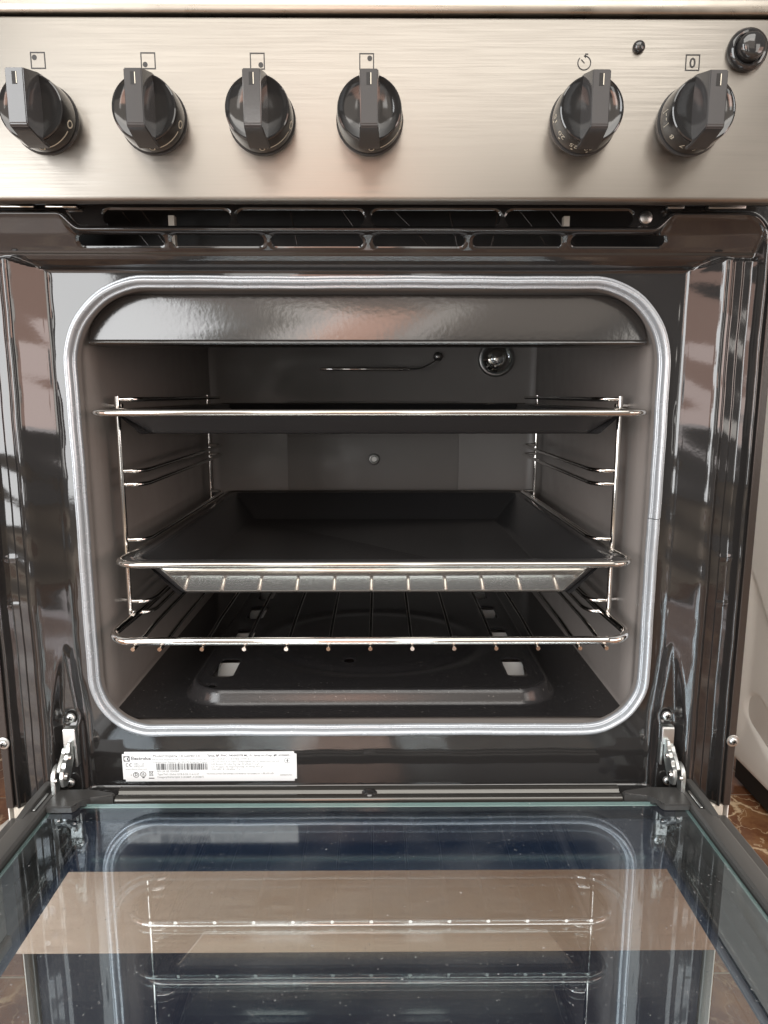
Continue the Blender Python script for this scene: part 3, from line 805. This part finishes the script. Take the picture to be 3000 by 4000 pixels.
pw.build('emblem', lambda u, v: (LB(u, v)[0], -.55, LB(u, v)[2]), M['label'], lab)

# ---- oven door (lies open, horizontal)
door = empty('oven_door', (0, -10, 265), cooker)
def D(p): return (p[0], p[1] + 10, p[2] - 265)
def dbox(name, x0, x1, y0, y1, z0, z1, mat, bev=0, seg=2, parent=None):
    return box(name, x0, x1, y0 + 10, y1 + 10, z0 - 265, z1 - 265, mat, parent or door, bev, seg)
YN = -455
def pane(name, hw, y0, y1, z0, z1, mat):
    bm = bmesh.new(); addbox(bm, -hw, hw, y0 + 10, y1 + 10, z0 - 265, z1 - 265, .45, 1)
    bm.faces.ensure_lookup_table()
    for f in bm.faces: f.material_index = 0 if abs(f.normal.z) > .95 else 1
    o = frombm(name, bm, [mat, M['glass_edge']], door, smooth=False)
    return o
pane('inner_glass', 249.5, YN, -21.5, 276.3, 280.0, M['glass_in'])
pane('outer_glass', 286, YN - 6, -4, 250.0, 254.0, M['glass_out'])
# opaque printed border on the outer glass
bm = bmesh.new()
zf = 254.25
for x0, x1, y0, y1 in ((-285, -220, YN - 5, -5), (220, 285, YN - 5, -5), (-220, 220, -67, -5), (-220, 220, YN - 5, -400)):
    vs = [bm.verts.new(D((x, y, zf))) for x, y in ((x0, y0), (x1, y0), (x1, y1), (x0, y1))]; bm.faces.new(vs)
for f in bm.faces:
    if f.normal.z < 0: f.normal_flip()
for vv in bm.verts: vv.co *= .001
me = bpy.data.meshes.new('printed_border'); bm.to_mesh(me); bm.free(); link('printed_border', me, M['frit'], door, smooth=False)
for s in (-1, 1):
    bm = bmesh.new()
    # side rail: swept profile along y
    profr = [(250.5, 274), (250.5, 283.5), (252, 285.3), (262.5, 285.3), (265.5, 283.2), (266.5, 279), (266.5, 256), (250.5, 256)]
    ends = []
    for y, k_ in ((-9, .0), (-14, 1.0), (YN, 1.0)):
        ends.append([bm.verts.new((s * x, y + 10, (z if k_ else min(z, 279)) - 265)) for x, z in profr])
    for A, B in zip(ends, ends[1:]):
        for i in range(len(A)): bm.faces.new((A[i], A[(i + 1) % len(A)], B[(i + 1) % len(A)], B[i]))
    bm.faces.new(ends[0]); bm.faces.new(ends[-1][::-1])
    frombm('side_rail', bm, M['rail'], door)
    # raised cover at the hinge end, with the hinge slot beside it
    bm = bmesh.new()
    poly = [(0, 276), (2, 284), (-1, 287.3), (-30, 287.3), (-50, 285.4), (-50, 276)]
    a, b = sorted((s * 259.5, s * 265.5)); prism(bm, [(y + 10, z - 265) for y, z in poly], a, b)
    bmesh.ops.bevel(bm, geom=list(bm.edges), offset=.8, segments=2, affect='EDGES')
    frombm('rail_cover', bm, M['rail'], door)
    dbox('hinge_slot', *sorted((s * 254.5, s * 258.6)), -40, -12, 284.6, 285.45, M['rubber'])
    dbox('hinge_end', *sorted((s * 255.6, s * 257.6)), -39, -16, 284.8, 285.9, M['galv'], .3, 1)
    # lower outer frame, stands proud to the side
    bm = bmesh.new(); addbox(bm, *sorted((s * 267, s * 296)), YN + 10, 8, -17, -9, 2.5, 3)
    frombm('outer_frame', bm, M['rail'], door)
    # corner clip
    bm = bmesh.new()
    pts = [(204, -14), (206, -12), (226, -9), (249, -10), (251.5, -13), (251.5, -33), (249, -34.6), (230, -34.6), (228, -32), (226.5, -25), (222, -19), (212, -16.5), (205, -16.5)]
    top = [bm.verts.new(D((s * x, y, 285.5 if x > 225 else 284.0))) for x, y in pts]; bot = [bm.verts.new(D((s * x, y, 280.6 if x > 222 else 276))) for x, y in pts]
    bm.faces.new(top); bm.faces.new(bot[::-1])
    for i in range(len(pts)): bm.faces.new((top[i], bot[i], bot[(i + 1) % len(pts)], top[(i + 1) % len(pts)]))
    bmesh.ops.bevel(bm, geom=[ee for ee in bm.edges if ee.verts[0].co.z > 17 and ee.verts[1].co.z > 17], offset=.9, segments=2, affect='EDGES')
    frombm('corner_clip', bm, M['plastic'], door, ang=30)
    # screws inside between the panes
    lathe('door_screw', [(4.6, 0), (4.4, 1.6), (2.6, 2.6), (0, 2.8)], 'Z', D((s * 222, -44, 262)), M['knob'], door, n=20)
    dbox('inner_strut', *sorted((s * 226, s * 248)), YN, -24, 254.6, 262, M['enamel'], 1.5, 2)
# enamelled bar along the hinge edge with a small dimple in the middle
for x0, x1 in ((-203, 203),):
    bm = bmesh.new()
    poly = [(-1, 277)] + [(-5.5 + 4.5 * math.cos(R(t_)), 280.5 + 3.6 * math.sin(R(t_))) for t_ in range(0, 166, 15)] + [(-14.2 + 4.3 * math.cos(R(t_)), 279.2 + 3.0 * math.sin(R(t_))) for t_ in range(30, 181, 15)] + [(-18.5, 277)]
    prism(bm, [(y + 10, z - 265) for y, z in poly], x0, x1)
    bmesh.ops.bevel(bm, geom=[ee for ee in bm.edges if abs(ee.verts[0].co.x - ee.verts[1].co.x) > 1], offset=.9, segments=2, affect='EDGES')
    frombm('hinge_bar', bm, M['bar'], door, ang=50)
lathe('bar_dimple', [(7, 0), (6, 2.6), (4, 4.0), (0, 4.4)], 'Z', D((0, -10, 279.6)), M['enamel'], door, n=24, ang=60)

# ---- drawer, plinth
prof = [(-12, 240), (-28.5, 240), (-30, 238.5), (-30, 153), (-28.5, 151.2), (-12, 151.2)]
extr_x('drawer_front', prof, -298, 298, M['steel_lifted'], cooker)
M['plinth'] = plain('glass_tinted_plinth', (0.026, 0.032, 0.054), 0.25)  # blue of the door glass in front is put into this colour
box('plinth', -294, 294, 12, 14, 8, 262, M['plinth'], cooker)
box('body_bottom', -296, 296, 15, 575, 246, 252, M['enamel_dark'], cooker)
for s in (-1, 1):
    box('base_bracket', *sorted((s * 282, s * 296)), 2, 40, 243, 261.5, M['pale_plastic'], cooker, 1.0, 1)
    lathe('foot', [(18, 0), (18, 4), (10, 8), (10, 60)], 'Z', (s * 262, 60, 0), M['plastic'], cooker, n=20)
    lathe('foot', [(18, 0), (18, 4), (10, 8), (10, 60)], 'Z', (s * 262, 520, 0), M['plastic'], cooker, n=20)

# ================================================================== TRAYS AND RACK
MO = 1
def tray(name, hw, y0, y1, z, flange, depth, slope, mat, rc, bead, holes=(), under=None, front=0):
    """pressed tray: rolled bead rim, flat flange, sloping walls, flat floor"""
    root = empty(name, (0, (y0 + y1) / 2, z - depth)); oz = z - depth; oy = (y0 + y1) / 2
    cy_ = oy
    def loop(ins, r, zz, seg=10, fs=0):
        w_, h_ = hw - ins, (y1 - y0) / 2 - ins; r = max(r, 2); pts = []
        for cx_, cyy, a0 in ((w_ - r, h_ - r, 0), (-w_ + r, h_ - r, 90), (-w_ + r, -h_ + r, 180), (w_ - r, -h_ + r, 270)):
            for k_ in range(seg + 1):
                a = R(a0 + 90 * k_ / seg); xx = cx_ + r * math.cos(a); yy = cyy + r * math.sin(a) - (fs if a0 >= 180 else 0)
                tt = min(1, max(0, (yy + oy - y0 - 24) / 22)); lim = hw - ins - (hw - 204.5) * tt
                pts.append((max(-lim, min(lim, xx)), yy, zz - oz))
            if a0 in (90, 270):
                nxt = [(-w_, 30 + y0 - oy), (-w_, 46 + y0 - oy)] if a0 == 90 else [(w_, 24 + y0 - oy), (w_, 40 + y0 - oy)]
                if a0 == 90: nxt = [(-w_, 48 + y0 - oy), (-w_, 24 + y0 - oy)]
                else: nxt = [(w_, 24 + y0 - oy), (w_, 48 + y0 - oy)]
                for xx, yy in nxt:
                    tt = min(1, max(0, (yy + oy - y0 - 24) / 22)); lim = hw - ins - (hw - 204.5) * tt
                    pts.append((max(-lim, min(lim, xx)), yy, zz - oz))
        return pts
    L = [loop(bead, rc, z + .2)]
    L += [loop(flange - 2.5, rc - 4, z), loop(flange - .6, rc - 5, z - .7), loop(flange + .6, rc - 5, z - 2.6),
          loop(flange + slope - 2, rc - 8, z - depth + 3.5, fs=front), loop(flange + slope, rc - 9, z - depth + 1.2, fs=front), loop(flange + slope + 3, rc - 10, z - depth, fs=front)]
    V = [q for l in L for q in l]; n_ = len(L[0]); F = []
    for i in range(len(L) - 1):
        for k_ in range(n_): F.append((i * n_ + k_, i * n_ + (k_ + 1) % n_, (i + 1) * n_ + (k_ + 1) % n_, (i + 1) * n_ + k_))
    F.append(tuple(range((len(L) - 1) * n_, len(L) * n_)))
    o = mesh('pan', V, F, [mat, mat, mat, under or mat], root, ang=60)
    for p_ in o.data.polygons:
        if p_.normal.y * (1 if p_.normal.z > 0 else -1) > .45 and p_.center.y < 0 and abs(p_.normal.x) < .15 and p_.center.z < (z - 3 - oz) * .001 and p_.center.z > .0006: p_.material_index = 2  # front wall alone gets the pale reflection metal
    md = o.modifiers.new('thickness', 'SOLIDIFY'); md.thickness = .0009; md.offset = 0; md.material_offset = MO
    V, F = [], []
    addtube(V, F, loop(bead, rc, z + .1 - bead * .35), bead, 10, True)
    mesh('rolled_rim', V, F, M['rim'], root, ang=180)
    for hx_, hy_ in holes:
        lathe('rim_hole', [(2.3, -1.5), (2.3, .35), (1.6, .5), (0, .2)], 'Z', (hx_, hy_ - oy, z - oz + .55), M['rubber'], root, n=16)
    return root
t1 = tray('baking_tray', 216.5, 3, 408, 586.6, 17, 18, 16, M['rack_tray'], 18, 2.7)
t1.location.x = .0012
tag(t1, 'shallow black enamel baking tray in the topmost slot of the oven', 'tray')
t2 = tray('roasting_pan', 208.0, 2, 416, 468.6, 18, 31, 27, M['rack_tray'], 18, 2.7, [(-180.5, 6.5), (180.5, 6.5)], M['pan_front_shine'], 18)
t2.location.x = .0045
tag(t2, 'deep black enamel roasting pan on the shelf runners between baking tray and wire rack', 'pan')

rack = empty('wire_rack', (1, 200, 403))
def RK(p): return (p[0] - 1 + 1, p[1] - 200, p[2] - 403)
lp_ = []
zr = 406.3
for cx_, cyy, a0 in ((203 - 14, 400 - 14, 0), (-203 + 14, 400 - 14, 90), (-209 + 20, 3 + 18, 180), (209 - 20, 3 + 18, 270)):
    rr0 = 20 if a0 >= 180 else 14
    for k_ in range(9):
        a = R(a0 + 90 * k_ / 8); zz = zr + (5.0 if cyy + rr0 * math.sin(a) > 60 else 5.0 * max(0, cyy + rr0 * math.sin(a) - 3) / 57)
        lp_.append(RK((cx_ + rr0 * math.cos(a), cyy + rr0 * math.sin(a), zz)))
    if a0 == 90: lp_.append(RK((-203, 66, zr + 5.0)))
    if a0 == 270: lp_.append(RK((203, 66, zr + 5.0)))
V, F = [], []; addtube(V, F, lp_, 3.3, 12, True); mesh('frame_rod', V, F, M['chrome'], rack, ang=180)
wire_me = None
for i, x in enumerate([-187] + [33.2 * k_ for k_ in range(-5, 6)] + [187]):
    if wire_me is None:
        V, F = [], []
        addtube(V, F, roundpts([(0, -4.5, 401.6), (0, -1, 401.4), (0, 20, 402.4), (0, 60, 404.4), (0, 399, 406.8)], 4), 1.7, 8)
        wo = mesh('grid_wire', [RK((a + 0, b, c)) for a, b, c in V], F, M['chrome'], rack, ang=60); wire_me = wo.data
    else:
        wo = bpy.data.objects.new('grid_wire', wire_me); col.objects.link(wo); wo.parent = rack
    wo.location.x = x * .001
tag(rack, 'chrome wire oven rack just above the oven floor below the roasting pan', 'rack')

# ================================================================== NEIGHBOURS
def sdseg(y, z, a, b):
    ay, az = a; by, bz = b
    t = np.clip(((y - ay) * (by - ay) + (z - az) * (bz - az)) / ((by - ay) ** 2 + (bz - az) ** 2), 0, 1)
    return np.hypot(y - ay - t * (by - ay), z - az - t * (bz - az))
wm = empty('washing_machine', (859, 200, 0))
tag(wm, 'cream white washing machine seen as a sliver right of the cooker', 'washing machine')
def WMo(p): return (p[0] - 859, p[1] - 200, p[2])
ys3 = np.arange(-70, 478, 4.0); zs3 = np.arange(40, 834, 4.0)
YY, ZZ = np.meshgrid(ys3, zs3)
def capsule(y, z, a, b, r, soft):
    return 1 - smooth01(-soft, soft, sdseg(y, z, a, b) - r)
rel = 5.0 * capsule(YY, ZZ, (430, 135), (60, -10), 24, 5) + 5.0 * capsule(YY, ZZ, (400, 700), (60, 790), 26, 6)
# long sweeping crease
zc = 342 - (467 - YY) * 1.2
rel = rel + 6 * smooth01(-6, 6, zc - ZZ - 0) * smooth01(60, 120, ZZ) * (1 - smooth01(340, 620, ZZ))
edge = np.minimum(np.minimum(YY + 70, 478 - YY), np.minimum(ZZ - 40, 834 - ZZ))
XX = 559 + rel * smooth01(4, 30, edge) + 6 * (1 - smooth01(0, 8, edge)) ** 2
V = [WMo(p) for p in np.stack([XX, YY, ZZ], -1).reshape(-1, 3)]
nx, ny = len(ys3), len(zs3); idx = np.arange(nx * ny).reshape(ny, nx)
F = np.stack([idx[:-1, :-1], idx[1:, :-1], idx[1:, 1:], idx[:-1, 1:]], -1).reshape(-1, 4).tolist()
mesh('side_panel', V, F, M['white'], wm, ang=180)
def wbox(name, x0, x1, y0, y1, z0, z1, mat, bev=0): return box(name, x0 - 859, x1 - 859, y0 - 200, y1 - 200, z0, z1, mat, wm, bev, 3)
wbox('cabinet', 567, 1159, -70, 474, 41, 833, M['white'], 6)
wbox('top_lid', 556, 1162, -78, 480, 835.5, 852, M['white'], 5)
wbox('seam', 560, 1158, -72, 474, 832.5, 836, M['rubber'])
wbox('kick_plate', 566, 1152, -60, 472, 8, 41, M['rubber'])
for x, y in ((600, -20), (1110, -20), (600, 440), (1110, 440)):
    lathe('foot', [(20, 0), (20, 10), (10, 12), (10, 42)], 'Z', (x - 859, y - 200, 0), M['plastic'], wm, n=16)
lathe('door_ring', [(170, 0), (168, -20), (150, -34), (128, -30), (120, -8)], 'Y', (0, -271, 430), M['chrome'], wm, n=40)
lathe('door_glass', [(122, -8), (100, -24), (60, -34), (0, -38)], 'Y', (0, -271, 430), M['knob'], wm, n=40, ang=60)

ap = empty('cabinet', (-900, 150, 0))
tag(ap, 'pale cabinet barely seen at the left edge beside the cooker', 'cabinet')
for (nm, x0, x1, y0, y1, z0, z1, mt, bv) in (('body', -1180, -600, -80, 480, 40, 832, M['white'], 5), ('top_board', -1184, -596, -90, 484, 835.5, 856, M['white'], 4), ('seam', -1176, -604, -76, 476, 831, 836.5, M['rubber'], 0), ('kick_plate', -1170, -612, -60, 470, 0.5, 40, M['rubber'], 0)):
    box(nm, x0 + 900, x1 + 900, y0 - 150, y1 - 150, z0, z1, mt, ap, bv, 3)

cb = tube('power_cable', roundpts([(-640, 60, 5), (-535, 270, 5.5), (-513, 354, 6), (-495, 430, 6), (-470, 560, 6)], 60, 8), 5.5, M['cable'], None, 10)
tag(cb, 'white cable lying on the brown marble floor left of the cooker', 'cable')
